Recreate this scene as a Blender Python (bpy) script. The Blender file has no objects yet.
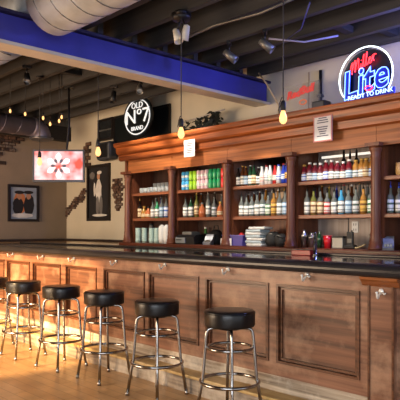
import bpy, bmesh, math, random
from mathutils import Vector, Matrix
random.seed(7)
PI = math.pi
sc = bpy.context.scene
COL = sc.collection

# ------------------------------------------------------------------ camera, world, light, exposure
cam_d = bpy.data.cameras.new('camera'); cam = bpy.data.objects.new('camera', cam_d); COL.objects.link(cam)
cam.location = (0, 0, 1.39); cam.rotation_euler = (PI/2, 0, math.radians(46.22))
cam_d.sensor_width = 36; cam_d.lens = 574/400*36; cam_d.shift_y = 0.07; cam_d.clip_start = .05
sc.camera = cam
w = bpy.data.worlds.new('daylight'); sc.world = w; w.use_nodes = True
w.node_tree.nodes['Background'].inputs[0].default_value = (.80, .88, 1, 1)
w.node_tree.nodes['Background'].inputs[1].default_value = 0.9
def light(name, kind, loc, rot, energy, color, **kw):
    d = bpy.data.lights.new(name, kind); d.energy = energy; d.color = color
    for k, v in kw.items(): setattr(d, k, v)
    o = bpy.data.objects.new(name, d); COL.objects.link(o); o.location = loc; o.rotation_euler = rot
    return o
sun = light('sun', 'SUN', (-6, -6, 6), (0, 0, 0), 9, (1, .66, .32), angle=math.radians(3))
sun.rotation_euler = Vector((0.03, 1, -.44)).to_track_quat('-Z', 'Y').to_euler()
light('warm_fill', 'AREA', (-6.9, -1.45, 1.6), (math.radians(94), 0, 0), 225, (1, .70, .42), shape='RECTANGLE', size=3.6, size_y=2.2)  # added warm fill at the window opening, for bounced sun on the left
light('cool_fill', 'AREA', (-.4, -1.45, 1.7), (math.radians(92), 0, math.radians(8)), 165, (.87, .93, 1), shape='RECTANGLE', size=5.5, size_y=2.4)  # added cool fill in front of the solid wall, no window there
light('blue_neon_glow', 'POINT', (-1.85, 4.75, 2.9), (0, 0, 0), 75, (.22, .28, 1), shadow_soft_size=.15)
sc.view_settings.view_transform = 'Standard'; sc.view_settings.look = 'None'
sc.view_settings.gamma = 1; sc.view_settings.use_curve_mapping = False
sc.view_settings.exposure = 0.72

# ------------------------------------------------------------------ materials
def s2l(c): return tuple((x/12.92 if x <= .04045 else ((x+.055)/1.055)**2.4) for x in (v/255 for v in c))
def mat(name, rgb, rough=.5, metal=0, var=.12, scale=8, emit=None, strength=0, trans=0, stretch=(1, 1, 1), bump=0, rgb2=None, coat=0, ior=1.45):
    m = bpy.data.materials.new(name); m.use_nodes = True; nt = m.node_tree; b = nt.nodes['Principled BSDF']
    L = nt.links.new
    c = s2l(rgb); c2 = s2l(rgb2) if rgb2 else tuple(x*(1-var*2.2) for x in c)
    tc = nt.nodes.new('ShaderNodeTexCoord'); mp = nt.nodes.new('ShaderNodeMapping'); mp.inputs['Scale'].default_value = stretch
    L(tc.outputs['Object'], mp.inputs[0])
    n = nt.nodes.new('ShaderNodeTexNoise'); n.inputs['Scale'].default_value = scale; n.inputs['Detail'].default_value = 5
    L(mp.outputs[0], n.inputs[0])
    r = nt.nodes.new('ShaderNodeValToRGB'); r.color_ramp.elements[0].position = .32; r.color_ramp.elements[1].position = .68
    r.color_ramp.elements[0].color = (*c2, 1); r.color_ramp.elements[1].color = (*c, 1)
    L(n.outputs[0], r.inputs[0]); L(r.outputs[0], b.inputs['Base Color'])
    b.inputs['Roughness'].default_value = rough; b.inputs['Metallic'].default_value = metal
    b.inputs['Transmission Weight'].default_value = trans; b.inputs['Coat Weight'].default_value = coat; b.inputs['IOR'].default_value = ior
    if emit:
        b.inputs['Emission Color'].default_value = (*s2l(emit), 1); b.inputs['Emission Strength'].default_value = strength
    if bump:
        bp = nt.nodes.new('ShaderNodeBump'); bp.inputs['Strength'].default_value = bump; bp.inputs['Distance'].default_value = .02
        L(n.outputs[0], bp.inputs['Height']); L(bp.outputs[0], b.inputs['Normal'])
    return m
def wood(name, rgb, rgb2, rough=.4, axis='x', scale=3.2, wear=None):
    st = {'x': (.35, 5, 9), 'z': (7, 5, .35), 'y': (9, .35, 9)}[axis]
    m = mat(name, rgb, rough, scale=scale, stretch=st, rgb2=rgb2, bump=.08)
    if wear:
        nt = m.node_tree; b = nt.nodes['Principled BSDF']; L = nt.links.new
        src = b.inputs['Base Color'].links[0].from_socket
        n = nt.nodes.new('ShaderNodeTexNoise'); n.inputs['Scale'].default_value = 2.3; n.inputs['Detail'].default_value = 8; n.inputs['Roughness'].default_value = .65
        tc = nt.nodes.new('ShaderNodeTexCoord'); L(tc.outputs['Object'], n.inputs[0])
        r = nt.nodes.new('ShaderNodeValToRGB'); r.color_ramp.elements[0].position = .48; r.color_ramp.elements[1].position = .72
        mx = nt.nodes.new('ShaderNodeMixRGB'); L(n.outputs[0], r.inputs[0]); L(r.outputs[0], mx.inputs[0]); L(src, mx.inputs[1])
        mx.inputs[2].default_value = (*s2l(wear), 1); L(mx.outputs[0], b.inputs['Base Color'])
    return m
def bricktex(name, c1, c2, mortar, bw, bh, msize, rough=.4, swap=False, bump=.3, offset=.5):
    m = bpy.data.materials.new(name); m.use_nodes = True; nt = m.node_tree; b = nt.nodes['Principled BSDF']; L = nt.links.new
    tc = nt.nodes.new('ShaderNodeTexCoord'); mp = nt.nodes.new('ShaderNodeMapping')
    if swap: mp.inputs['Rotation'].default_value = swap
    L(tc.outputs['Object'], mp.inputs[0])
    t = nt.nodes.new('ShaderNodeTexBrick'); t.inputs['Scale'].default_value = 1; t.inputs['Brick Width'].default_value = bw; t.inputs['Row Height'].default_value = bh
    t.inputs['Mortar Size'].default_value = msize; t.offset = offset
    t.inputs['Color1'].default_value = (*s2l(c1), 1); t.inputs['Color2'].default_value = (*s2l(c2), 1); t.inputs['Mortar'].default_value = (*s2l(mortar), 1)
    L(mp.outputs[0], t.inputs[0])
    n = nt.nodes.new('ShaderNodeTexNoise'); n.inputs['Scale'].default_value = 5; n.inputs['Detail'].default_value = 6; L(mp.outputs[0], n.inputs[0])
    mx = nt.nodes.new('ShaderNodeMixRGB'); mx.blend_type = 'OVERLAY'; mx.inputs[0].default_value = .5
    L(t.outputs[0], mx.inputs[1]); L(n.outputs[0], mx.inputs[2]); L(mx.outputs[0], b.inputs['Base Color'])
    b.inputs['Roughness'].default_value = rough
    bp = nt.nodes.new('ShaderNodeBump'); bp.inputs['Strength'].default_value = bump; bp.inputs['Distance'].default_value = .006; bp.invert = True
    L(t.outputs['Fac'], bp.inputs['Height']); L(bp.outputs[0], b.inputs['Normal'])
    return m
M = {}
M['bar_wood'] = wood('bar_wood', (142, 98, 74), (94, 62, 46), .36, 'x', wear=(176, 138, 110))
M['bar_panel'] = wood('bar_panel_wood', (132, 88, 64), (78, 50, 37), .36, 'x', scale=2.6, wear=(174, 136, 108))
M['bar_mould'] = wood('bar_moulding_wood', (106, 64, 40), (66, 38, 24), .3, 'x')
M['bar_cap'] = wood('capital_wood', (150, 90, 48), (110, 60, 32), .35, 'x')
M['kick'] = wood('worn_kick_wood', (206, 190, 166), (110, 92, 74), .6, 'x', wear=(236, 226, 208))
M['step_edge'] = wood('worn_step_wood', (196, 164, 104), (150, 112, 64), .5, 'x', wear=(220, 196, 150))
M['step_face'] = wood('step_face_wood', (164, 148, 128), (96, 82, 70), .6, 'x', wear=(206, 194, 176))
M['cornice'] = wood('cornice_wood', (170, 90, 40), (84, 38, 16), .32, 'x', scale=3.0)
M['frieze'] = wood('frieze_wood', (172, 102, 54), (104, 56, 28), .36, 'x', scale=3.0)
M['back_wood'] = wood('back_bar_wood', (120, 68, 44), (84, 44, 28), .35, 'z')
M['shelf'] = wood('shelf_wood', (140, 84, 56), (104, 58, 38), .35, 'x')
M['back_dark'] = wood('dark_back_panel', (70, 46, 36), (44, 28, 22), .45, 'z')
M['back_light'] = wood('pale_back_panel', (170, 155, 145), (140, 124, 116), .45, 'z')
M['ledge'] = wood('ledge_wood', (104, 56, 40), (70, 36, 26), .25, 'x')
M['mirror'] = mat('mirror_glass', (190, 192, 195), .06, 1, .03)
M['counter'] = mat('black_counter', (24, 24, 28), .13, 0, .15, 6, coat=.3)
M['nosing'] = mat('dark_nosing', (42, 40, 42), .28, 0, .2, 5, rgb2=(30, 28, 30))
M['wear_strip'] = mat('worn_gold_strip', (112, 88, 62), .4, 0, .3, 12)
M['plaster'] = mat('beige_plaster', (138, 120, 100), .85, 0, .06, 2.5, bump=.25)
M['plaster2'] = mat('pale_plaster', (188, 178, 158), .85, 0, .05, 2.0, bump=.2)
M['trim_dark'] = mat('dark_trim', (44, 34, 30), .4)
M['deck'] = wood('deck_wood', (34, 30, 28), (24, 21, 20), .8, 'x')
M['joist'] = wood('joist_wood', (55, 52, 50), (36, 34, 33), .75, 'x', scale=2)
M['floor'] = bricktex('wood_floor', (188, 150, 104), (170, 130, 86), (118, 86, 54), 1.3, .11, .0025, .3, bump=.15)
M['blue'] = mat('blue_beam', (60, 60, 156), .42, 0, .15, 2.5)
M['bluedark'] = mat('beam_top_violet', (44, 38, 74), .5, 0, .2, 3)
M['beamflange'] = mat('cream_flange', (196, 184, 168), .5, 0, .08, 4)
M['duct'] = mat('galvanised_duct', (206, 214, 224), .38, .45, .12, 7)
M['ductband'] = mat('duct_seam', (120, 120, 126), .4, .8, .1)
M['duct2'] = mat('dull_duct', (140, 130, 142), .5, .6, .12, 6)
M['chrome'] = mat('chrome', (160, 156, 152), .17, 1, .04, 12)
M['steel'] = mat('brushed_steel', (180, 178, 176), .28, 1, .06)
M['vinyl'] = mat('black_vinyl', (22, 21, 22), .3, 0, .2, 16, bump=.05)
M['rubber'] = mat('black_rubber', (26, 25, 25), .7)
M['black'] = mat('black_plastic', (24, 24, 26), .4)
M['blackmetal'] = mat('black_metal', (30, 28, 28), .45, .3)
M['greymetal'] = mat('grey_metal', (120, 118, 114), .4, .6)
M['cord'] = mat('cord_cloth', (60, 56, 52), .7)
M['bulb'] = mat('bulb_glow', (255, 190, 110), .3, emit=(255, 186, 118), strength=1.05)
M['fil'] = mat('filament', (255, 220, 150), .3, emit=(255, 226, 170), strength=22)
M['brass'] = mat('aged_brass', (150, 112, 60), .35, .9)
M['hook'] = mat('nickel_hook', (236, 232, 224), .25, .2, .05)
M['paper'] = mat('white_paper', (206, 203, 198), .8, 0, .03)
M['ink'] = mat('grey_ink', (80, 80, 92), .8, 0, .03)
M['redborder'] = mat('red_border', (176, 110, 100), .8, 0, .05)
M['frame'] = mat('black_frame', (28, 22, 20), .4)
M['brick'] = mat('old_brick', (104, 74, 58), .85, 0, .3, 14, bump=.4)
M['brickgrey'] = mat('grey_brick', (128, 112, 98), .9, 0, .3, 18, bump=.4)
M['brickdark'] = mat('dark_mortar', (58, 46, 40), .9, 0, .2, 20, bump=.4)
M['white_p'] = mat('white_plastic', (222, 222, 220), .5, 0, .03)
M['tubewhite'] = mat('neon_white', (255, 255, 250), .3, emit=(225, 245, 240), strength=2)
M['tubeblue'] = mat('neon_blue', (70, 110, 255), .3, emit=(60, 105, 255), strength=3.5)
M['tubered'] = mat('neon_red', (255, 50, 50), .3, emit=(255, 40, 48), strength=3)
M['tubepale'] = mat('neon_pale_blue', (190, 215, 255), .3, emit=(165, 200, 255), strength=1.4)
M['letterblue'] = mat('sign_blue_face', (22, 36, 140), .3, emit=(20, 44, 170), strength=.12)
M['signback'] = mat('sign_back', (14, 16, 34), .35)
M['oldred'] = mat('red_tube_glow', (206, 70, 66), .4, 0, .05, emit=(220, 60, 55), strength=.15)  # switched-off tube brightened by a faint glow
M['white_sign'] = mat('white_sign_glow', (225, 228, 228), .5, emit=(225, 230, 232), strength=.45)  # white lettering and ring with a weak glow put into the material
M['signpanel'] = mat('sign_panel_black', (20, 24, 26), .3)

# ------------------------------------------------------------------ mesh helpers
class MB:
    def __init__(s): s.bm = bmesh.new(); s.mi = 0
    def _f(s, vs):
        try:
            f = s.bm.faces.new(vs); f.material_index = s.mi; return f
        except ValueError: return None
    def box(s, x0, x1, y0, y1, z0, z1, bev=0):
        vs = [s.bm.verts.new((x, y, z)) for x in (x0, x1) for y in (y0, y1) for z in (z0, z1)]
        fs = [s._f([vs[i] for i in q]) for q in ((0, 1, 3, 2), (4, 6, 7, 5), (0, 4, 5, 1), (2, 3, 7, 6), (0, 2, 6, 4), (1, 5, 7, 3))]
        if bev:
            es = list({e for f in fs for e in f.edges})
            bmesh.ops.bevel(s.bm, geom=es, offset=bev, segments=2, affect='EDGES', profile=.5)
        return s
    def lathe(s, prof, c=(0, 0, 0), seg=20, axis='z', smooth=True):
        rings = []
        for r, h in prof:
            ring = []
            for i in range(seg):
                a = 2*PI*i/seg; u, v = r*math.cos(a), r*math.sin(a)
                p = {'z': (u, v, h), 'y': (u, h, -v), 'x': (h, u, v)}[axis]
                ring.append(s.bm.verts.new((p[0]+c[0], p[1]+c[1], p[2]+c[2])))
            rings.append(ring)
        for a, b in zip(rings, rings[1:]):
            for i in range(seg):
                f = s._f([a[i], a[(i+1) % seg], b[(i+1) % seg], b[i]])
                if f and smooth: f.smooth = True
        if prof[0][0] > 1e-5: s._f(rings[0][::-1])
        if prof[-1][0] > 1e-5: s._f(rings[-1])
        return s
    def tube(s, pts, r, seg=8, closed=False):
        pts = [Vector(p) for p in pts]; n = len(pts); rings = []
        rr = r if isinstance(r, (list, tuple)) else [r]*n
        ref = None
        for i, p in enumerate(pts):
            if closed: t = pts[(i+1) % n]-pts[i-1]
            else: t = pts[min(i+1, n-1)]-pts[max(i-1, 0)]
            t.normalize()
            if ref is None: ref = t.orthogonal().normalized()
            ref = (ref - t*ref.dot(t)).normalized(); b = t.cross(ref)
            rings.append([s.bm.verts.new(p+(ref*math.cos(2*PI*k/seg)+b*math.sin(2*PI*k/seg))*rr[i]) for k in range(seg)])
        prs = list(zip(rings, rings[1:])) + ([(rings[-1], rings[0])] if closed else [])
        for a, b in prs:
            for k in range(seg):
                f = s._f([a[k], a[(k+1) % seg], b[(k+1) % seg], b[k]])
                if f: f.smooth = True
        if not closed: s._f(rings[0][::-1]); s._f(rings[-1])
        return s
    def prism(s, poly, d0, d1, plane='yz'):
        def P(a, b, d): return {'yz': (d, a, b), 'xz': (a, d, b), 'xy': (a, b, d)}[plane]
        A = [s.bm.verts.new(P(a, b, d0)) for a, b in poly]; B = [s.bm.verts.new(P(a, b, d1)) for a, b in poly]
        n = len(poly); s._f(A[::-1]); s._f(B)
        for i in range(n): s._f([A[i], A[(i+1) % n], B[(i+1) % n], B[i]])
        return s
    def framebox(s, x0, x1, z0, z1, t, y0, y1):
        # mitred rectangular moulding in the xz plane, standing from y1 (back) to y0 (front)
        for q in (((x0, z0), (x1, z0), (x1-t, z0+t), (x0+t, z0+t)), ((x1, z0), (x1, z1), (x1-t, z1-t), (x1-t, z0+t)),
                  ((x1, z1), (x0, z1), (x0+t, z1-t), (x1-t, z1-t)), ((x0, z1), (x0, z0), (x0+t, z0+t), (x0+t, z1-t))):
            s.prism(q, y0, y1, 'xz')
        return s
    def build(s, name, mats, parent=None, loc=None, rz=0):
        bmesh.ops.recalc_face_normals(s.bm, faces=s.bm.faces[:])
        me = bpy.data.meshes.new(name); s.bm.to_mesh(me); s.bm.free()
        for m in (mats if isinstance(mats, list) else [mats]): me.materials.append(m)
        o = bpy.data.objects.new(name, me); COL.objects.link(o)
        if parent: o.parent = parent
        if loc: o.location = loc
        o.rotation_euler.z = rz
        return o
def tag(o, label, cat, group=None):
    o['label'] = label; o['category'] = cat
    if group: o['group'] = group
    return o
def thing(name, label, cat, loc=(0, 0, 0), rz=0, group=None):
    o = bpy.data.objects.new(name, None); COL.objects.link(o); o.location = loc; o.rotation_euler.z = rz; o.empty_display_size = .1
    return tag(o, label, cat, group)
def structure(o): o['kind'] = 'structure'; return o
def copy_tree(o, parent=None):
    c = o.copy(); COL.objects.link(c)
    if parent: c.parent = parent
    for ch in list(o.children): copy_tree(ch, c)
    return c
def place(proto, used, loc, label, group, rz=0, mats=None):
    o = copy_tree(proto) if proto.name in used else proto
    used.add(proto.name)
    o.location = loc; o.rotation_euler.z = rz; o['label'] = label; o['group'] = group
    return o
def text_mesh(name, body, size, loc, rot, m, parent=None, outline=0, extrude=.002, shear=0, spacing=1, sx=1, bold=0):
    cu = bpy.data.curves.new(name, 'FONT'); cu.body = body; cu.size = size; cu.align_x = 'CENTER'; cu.align_y = 'CENTER'
    cu.shear = shear; cu.space_character = spacing; cu.resolution_u = 3; cu.offset = bold
    if outline: cu.fill_mode = 'NONE'; cu.bevel_depth = outline; cu.bevel_resolution = 1
    else: cu.extrude = extrude
    t = bpy.data.objects.new(name, cu); COL.objects.link(t)
    bpy.context.view_layer.update()
    me = bpy.data.meshes.new_from_object(t.evaluated_get(bpy.context.evaluated_depsgraph_get()))
    bpy.data.objects.remove(t); bpy.data.curves.remove(cu)
    me.name = name; me.materials.clear(); me.materials.append(m)
    o = bpy.data.objects.new(name, me); COL.objects.link(o); o.location = loc; o.rotation_euler = rot; o.scale = (sx, 1, 1)
    if parent: o.parent = parent
    return o
ORD = ['first', 'second', 'third', 'fourth', 'fifth', 'sixth', 'seventh', 'eighth', 'ninth', 'tenth', 'eleventh', 'twelfth', 'thirteenth', 'fourteenth', 'fifteenth']

# ------------------------------------------------------------------ the room
XL, YB, ZD = -9.23, 5.48, 3.55
structure(MB().box(-9.4, 4, -1.75, 5.7, -.1, 0).build('floor', M['floor']))
structure(MB().box(-9.4, 4, YB, YB+.15, 0, ZD).build('wall_back', M['plaster2']))
structure(MB().box(XL-.15, XL, -1.75, YB, 0, ZD).build('wall_left', M['plaster']))
fw = MB(); fw.box(-5.22, 4, -1.75, -1.6, 0, ZD); fw.box(-9.23, -5.22, -1.75, -1.6, 3.38, ZD); fw.box(-9.23, -5.22, -1.75, -1.6, 0, .25)
structure(fw.build('wall_front', M['plaster2']))
ceil = structure(MB().box(-9.4, 4, -1.75, 5.7, ZD, ZD+.1).build('ceiling', M['deck']))
for y in (-1.2, -.6, 0, .5, .95, 1.4, 1.85, 2.85, 3.25, 3.66, 4.06, 4.46, 4.84, 5.22):
    MB().box(-4.6, 4, y-.03, y+.03, 3.2, ZD).build('joist', M['joist'], ceil)
for y in (-1, -.5, .1, .55, 1.0, 1.45, 1.9, 3.03, 3.43, 3.82, 4.25, 4.6, 4.98):
    MB().box(XL, -4.5, y-.03, y+.03, 3.2, ZD).build('joist', M['joist'], ceil)
for x0, x1, y in ((-5.75, -5.68, 3.43), (-6.1, -6.03, 3.43), (-5.3, -5.23, 3.82), (-5.9, -5.83, 4.25), (-5.2, -5.13, 4.25), (-3.0, -2.92, 4.46), (-2.75, -2.67, 4.84)):
    b = MB(); b.box(x0, x1, y+.03, y+.36, 3.24, 3.30); b.build('blocking', M['deck'], ceil)
structure(MB().box(XL, XL+.16, -1.6, YB, 2.95, 3.2).build('trim_1', M['deck']))
structure(MB().box(XL, XL+.18, 1.5, YB, 1.16, 1.20, .008).build('trim_2', M['trim_dark']))
structure(MB().box(XL+.18, -6.86, YB-.16, YB, 1.16, 1.20, .008).build('trim_3', M['trim_dark']))
structure(MB().box(-3.95, -1.5, YB-.012, YB, 2.5, 3.18).build('trim_4', M['plaster2']))
for k, x in enumerate((-3.9, -3.3, -2.7, -2.1)):
    structure(MB().box(x, x+.012, YB-.02, YB-.012, 2.5, 3.18).build('trim_%d' % (5+k), M['plaster']))

# steel beam: blue web, cream lower flange, dark violet upper flange
bt = thing('steel_beam', 'long blue steel beam with cream lower flange crossing below the joists', 'beam', (-4.55, 2, 2.885))
MB().box(-.02, .02, -4.2, 3.46, .025, .27).build('web', M['blue'], bt)
MB().box(-.10, .10, -4.2, 3.46, 0, .03).build('lower_flange', M['beamflange'], bt)
MB().box(-.10, .10, -4.2, 3.46, .265, .29).build('upper_flange', M['bluedark'], bt)
MB().box(.02, .05, -4.2, 3.44, .035, .26).build('blue_cladding', M['blue'], bt)

# ------------------------------------------------------------------ bar counter
bar = thing('bar_counter', 'long panelled wooden bar with black counter top and worn foot step', 'bar counter', (-4.6, 3.4, 0))
X0, X1 = -8.4, -.9
def bx(x): return x+4.6
ct = MB(); ct.box(bx(X0), bx(X1), -.06, .82, 1.125, 1.155); ct.build('counter_top', M['counter'], bar)
ns = [(-.055, 1.158)]
ns = [(-.04, 1.16)]+[(-.045+.045*math.cos(a)-.02, 1.118+.042*math.sin(a)) for a in [math.radians(d) for d in range(90, 271, 20)]]+[(-.0, 1.076), (-.0, 1.16)]
MB().prism([(y, z) for y, z in ns], bx(X0), bx(X1)).build('counter_nosing', M['nosing'], bar)
MB().box(bx(X0), bx(X1), .76, .82, 1.155, 1.175, .006).build('counter_lip', M['nosing'], bar)
MB().box(bx(X0), bx(X1), .035, .6, .0, 1.12).build('carcass', M['bar_wood'], bar)
pan = [(-2.713, -2.015), (-3.475, -2.79), (-4.244, -3.561), (-4.988, -4.305), (-5.741, -5.117), (-6.516, -5.85), (-7.22, -6.593), (-7.95, -7.30), (-1.66, -1.0)]
ZT, ZB = .972, .38
fr = MB(); fr.box(bx(X0), bx(X1), 0, .035, ZT, 1.12); fr.box(bx(X0), bx(X1), 0, .035, .28, ZB)
xs = sorted(pan); edges = [X0]+[v for p in xs for v in p]+[X1]
for a, b in zip(edges[0::2], edges[1::2]): fr.box(bx(a), bx(b), 0, .035, ZB, ZT)
fr.build('front_frame', M['bar_wood'], bar)
for a, b in pan:
    p = MB().box(bx(a), bx(b), .026, .034, ZB, ZT).build('panel', M['bar_panel'], bar)
    m = MB(); m.framebox(bx(a), bx(b), ZB, ZT, .018, -.010, .026); m.framebox(bx(a)+.026, bx(b)-.026, ZB+.026, ZT-.026, .014, .008, .026)
    m.build('panel_moulding', M['bar_mould'], p)
pl = MB().box(bx(-1.935), bx(-1.755), -.035, 0, 0, 1.02).build('pilaster', M['bar_panel'], bar)
m = MB()
for x in (-1.935, -1.768): m.box(bx(x), bx(x)+.014, -.042, -.034, 0, 1.02)
m.build('pilaster_bead', M['bar_mould'], pl)
cp = [(-.035, 1.015), (-.05, 1.03), (-.055, 1.045), (-.075, 1.06), (-.08, 1.076), (0, 1.076), (0, 1.015)]
MB().prism(cp, bx(-1.975), bx(-1.715)).build('pilaster_capital', M['bar_cap'], bar)
MB().box(bx(X0), bx(-1.95), .02, .05, .15, .285).build('kick_board', M['kick'], bar)
st = MB(); st.box(bx(X0), bx(-1.95), -.125, .04, 0, .128); st.build('foot_step', M['step_face'], bar)
MB().box(bx(X0), bx(-1.95), -.14, .03, .128, .155, .008).build('step_tread', M['step_edge'], bar)
for x, z in [(-7.055, 1.045), (-6.267, 1.045), (-5.571, 1.045), (-4.775, 1.045), (-4.011, 1.045), (-3.219, 1.045), (-2.44, 1.045), (-1.842, .975)]:
    y = -.035 if x > -1.9 else 0
    h = MB(); h.lathe([(.0, -.012), (.014, -.011), (.018, -.004), (.018, 0)], (bx(x), y, z+.012), 14, 'y')
    h.tube([(bx(x), y-.005, z+.008), (bx(x), y-.03, z-.012), (bx(x)+.004, y-.05, z-.03), (bx(x)+.008, y-.068, z-.022), (bx(x)+.01, y-.074, z), (bx(x)+.01, y-.076, z+.008)], .0065)
    h.tube([(bx(x), y-.004, z+.012), (bx(x)+.03, y-.02, z-.004), (bx(x)+.045, y-.032, z+.004)], .005)
    h.lathe([(0, -.009), (.009, -.004), (.009, .004), (0, .009)], (bx(x)+.01, y-.076, z+.01), 10)
    h.build('coat_hook', M['hook'], bar)

# ------------------------------------------------------------------ back bar
bb = thing('back_bar', 'tall wooden back bar with round columns, bottle shelves and deep cornice', 'back bar', (-4.3, 5.0, 0))
def kx(x): return x+4.3
CX = [-6.726, -5.755, -4.75, -3.797, -2.792, -1.80]
BX0, BX1 = -6.80, -1.2
MB().box(kx(BX0), kx(BX1), 0, .46, 0, 1.13).build('base_cabinet', M['back_wood'], bb)
MB().box(kx(BX0)-.03, kx(BX1), -.09, .46, 1.13, 1.182, .01).build('ledge', M['ledge'], bb)
for i, x in enumerate(CX):
    c = MB(); prof = [(.072, 1.182), (.072, 1.205), (.064, 1.21), (.066, 1.235), (.056, 1.25), (.058, 1.275), (.05, 1.30), (.052, 1.33), (.047, 1.345), (.045, 1.7), (.043, 2.06), (.05, 2.075), (.044, 2.09), (.052, 2.12), (.06, 2.14), (.06, 2.165)]
    c.lathe(prof, (kx(x), -.005, 0), 20); col = c.build('column', M['back_wood'], bb)
    MB().box(kx(x)-.075, kx(x)+.075, -.08, .06, 2.165, 2.2).build('column_capital', M['back_wood'], col)
    MB().box(kx(x)-.03, kx(x)+.055, .06, .46, 1.182, 2.42).build('divider', M['back_wood'], bb)
for i in range(5):
    a, b = kx(CX[i])+.055, kx(CX[i+1])-.03
    for z in (1.528, 1.886): MB().box(a, b, .04, .44, z-.04, z, .006).build('shelf', M['shelf'], bb)
    MB().box(a, b, .425, .455, 1.182, 1.5).build('lower_back_panel', M['back_light'] if i == 3 else M['back_dark'] if i != 2 else M['back_wood'], bb)
    MB().box(a, b, .43, .455, 1.528, 2.42).build('upper_back_panel', M['mirror'] if i == 2 else M['back_light'] if i == 3 else M['back_dark'], bb)
    MB().box(a-.05, b+.03, .0, .04, 2.175, 2.40).build('frieze_board', M['frieze'], bb)
MB().box(kx(BX0), kx(BX0)+.04, 0, .46, 1.182, 2.4).build('side_panel', M['back_wood'], bb)
cn = [(-.02, 2.36), (-.05, 2.375), (-.055, 2.445), (-.085, 2.46), (-.10, 2.48), (-.105, 2.545), (-.14, 2.56), (-.15, 2.59), (-.15, 2.61), (.46, 2.61), (.46, 2.40), (0, 2.40)]
MB().prism(cn, kx(-6.88), kx(BX1)).build('cornice', M['cornice'], bb)

# ------------------------------------------------------------------ bar stools
def ring(R, z, n=40): return [(R*math.cos(2*PI*i/n), R*math.sin(2*PI*i/n), z) for i in range(n)]
def make_stool(top):
    t = thing('bar_stool', 'bar stool', 'bar stool')
    R = .185
    MB().lathe([(0, top), (R*.6, top), (R*.92, top-.003), (R*.985, top-.008), (R, top-.018), (R, top-.108), (R*.98, top-.116), (R*.9, top-.12), (0, top-.12)], seg=36).build('seat', M['vinyl'], t)
    seat = t.children[0]
    MB().tube(ring(R*1.0, top-.02), .0045, 6, True).build('seat_piping', M['vinyl'], seat)
    MB().lathe([(0, top-.14), (.09, top-.14), (.10, top-.12), (0, top-.12)], seg=20).build('swivel_plate', M['blackmetal'], t)
    for k in range(4):
        a = math.radians(43.8+90*k+4); ca, sa = math.cos(a), math.sin(a)
        pr = [(.02, top-.134), (.08, top-.134), (.130, top-.136), (.156, top-.146), (.166, top-.165), (.172, top-.20), (.187, .42), (.197, .285), (.204, .262), (.246, .012)]
        l = MB().tube([(r*ca, r*sa, z) for r, z in pr], .0125, 10).build('leg', M['chrome'], t)
        MB().lathe([(.0, 0), (.016, 0), (.017, .02), (.014, .03), (0, .03)], (.247*ca, .247*sa, 0), 12).build('foot_glide', M['steel'], l)
    MB().tube(ring(.165, top-.275), .0115, 8, True).build('upper_ring', M['chrome'], t)
    MB().tube(ring(.213, .275), .0125, 8, True).build('foot_ring', M['chrome'], t)
    return t
stools = [(-2.87, 3.05, .797, 'black round-seated chrome bar stool nearest the camera, rightmost of the row'),
          (-3.70, 3.05, .793, 'black round-seated chrome bar stool, second from the right in the row'),
          (-4.45, 3.035, .81, 'black round-seated chrome bar stool, third from the right in the row'),
          (-5.13, 2.985, .812, 'black round-seated chrome bar stool, fourth from the right, at the sunlight edge'),
          (-5.87, 2.95, .812, 'black round-seated chrome bar stool in full sunlight, second from left'),
          (-6.66, 2.95, .80, 'black round-seated chrome bar stool cut off by the left edge')]
for i, (x, y, z, lab) in enumerate(stools):
    o = make_stool(z); o.location = (x, y, 0); o['label'] = lab; o['group'] = 'chrome bar stools along the bar'; o.rotation_euler.z = math.radians((0, 3, -2, 4, -3, 2)[i])

# ------------------------------------------------------------------ bottles, cans, glasses
BOT = {}
def bottle_proto(key, name, cat, prof, body, lab=None, cap=None, seg=12):
    # prof: body silhouette; lab: (z0, z1, material); cap: (profile, material, part name)
    t = MB().lathe(prof, seg=seg).build(name, body); tag(t, key, cat)
    if lab:
        z0, z1, m = lab; R = max(r for r, h in prof)+.0012
        MB().lathe([(R-.002, z0), (R, z0+.002), (R, z1-.002), (R-.002, z1)], seg=seg).build('label', m, t)
    if cap:
        MB().lathe(cap[0], seg=8).build(cap[2], cap[1], t)
    return t
def beer(h=.23, r=.029): return [(0, 0), (r, .003), (r, h*.56), (r*.92, h*.64), (r*.5, h*.80), (r*.45, h*.96), (0, h*.96)]
def liquor(h=.25, r=.0325): return [(0, 0), (r, .004), (r, h*.62), (r*.85, h*.7), (r*.42, h*.79), (r*.38, h), (0, h)]
def cap_beer(h=.23): return [(0, h*.955), (.0145, h*.955), (.0145, h), (0, h)]
def pourer(h=.25): return [(0, h-.002), (.011, h), (.010, h+.018), (.004, h+.025), (.0035, h+.06), (0, h+.06)]
def G(name, rgb, rough=.12, trans=0): return mat(name, rgb, rough, trans=trans, var=.06, coat=.3)
gl = dict(amber=G('amber_glass', (86, 46, 22)), dark=G('dark_glass', (34, 26, 24)), green=G('green_glass', (34, 70, 46)), clear=G('clear_spirit_glass', (112, 116, 112), .08),
          white=G('white_aluminium', (224, 224, 224), .3), red=G('red_aluminium', (196, 40, 40), .3), blue=G('blue_aluminium', (34, 66, 190), .3), dred=G('dark_red_juice', (104, 22, 34)),
          gold=G('gold_spirit', (176, 124, 56)), copper=G('copper_body', (190, 108, 66), .25), sky=G('sky_blue', (70, 160, 210), .3), lime=G('lime_can', (150, 200, 40), .3),
          pink=G('pale_pink_can', (222, 190, 196), .3), emerald=G('emerald_can', (30, 150, 90), .3), scarlet=G('scarlet_can', (214, 44, 52), .3), navy=G('navy_bottle', (26, 36, 110)),
          olive=G('olive_spirit', (120, 120, 60)), violet=G('violet_spirit', (88, 60, 110)))
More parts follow.
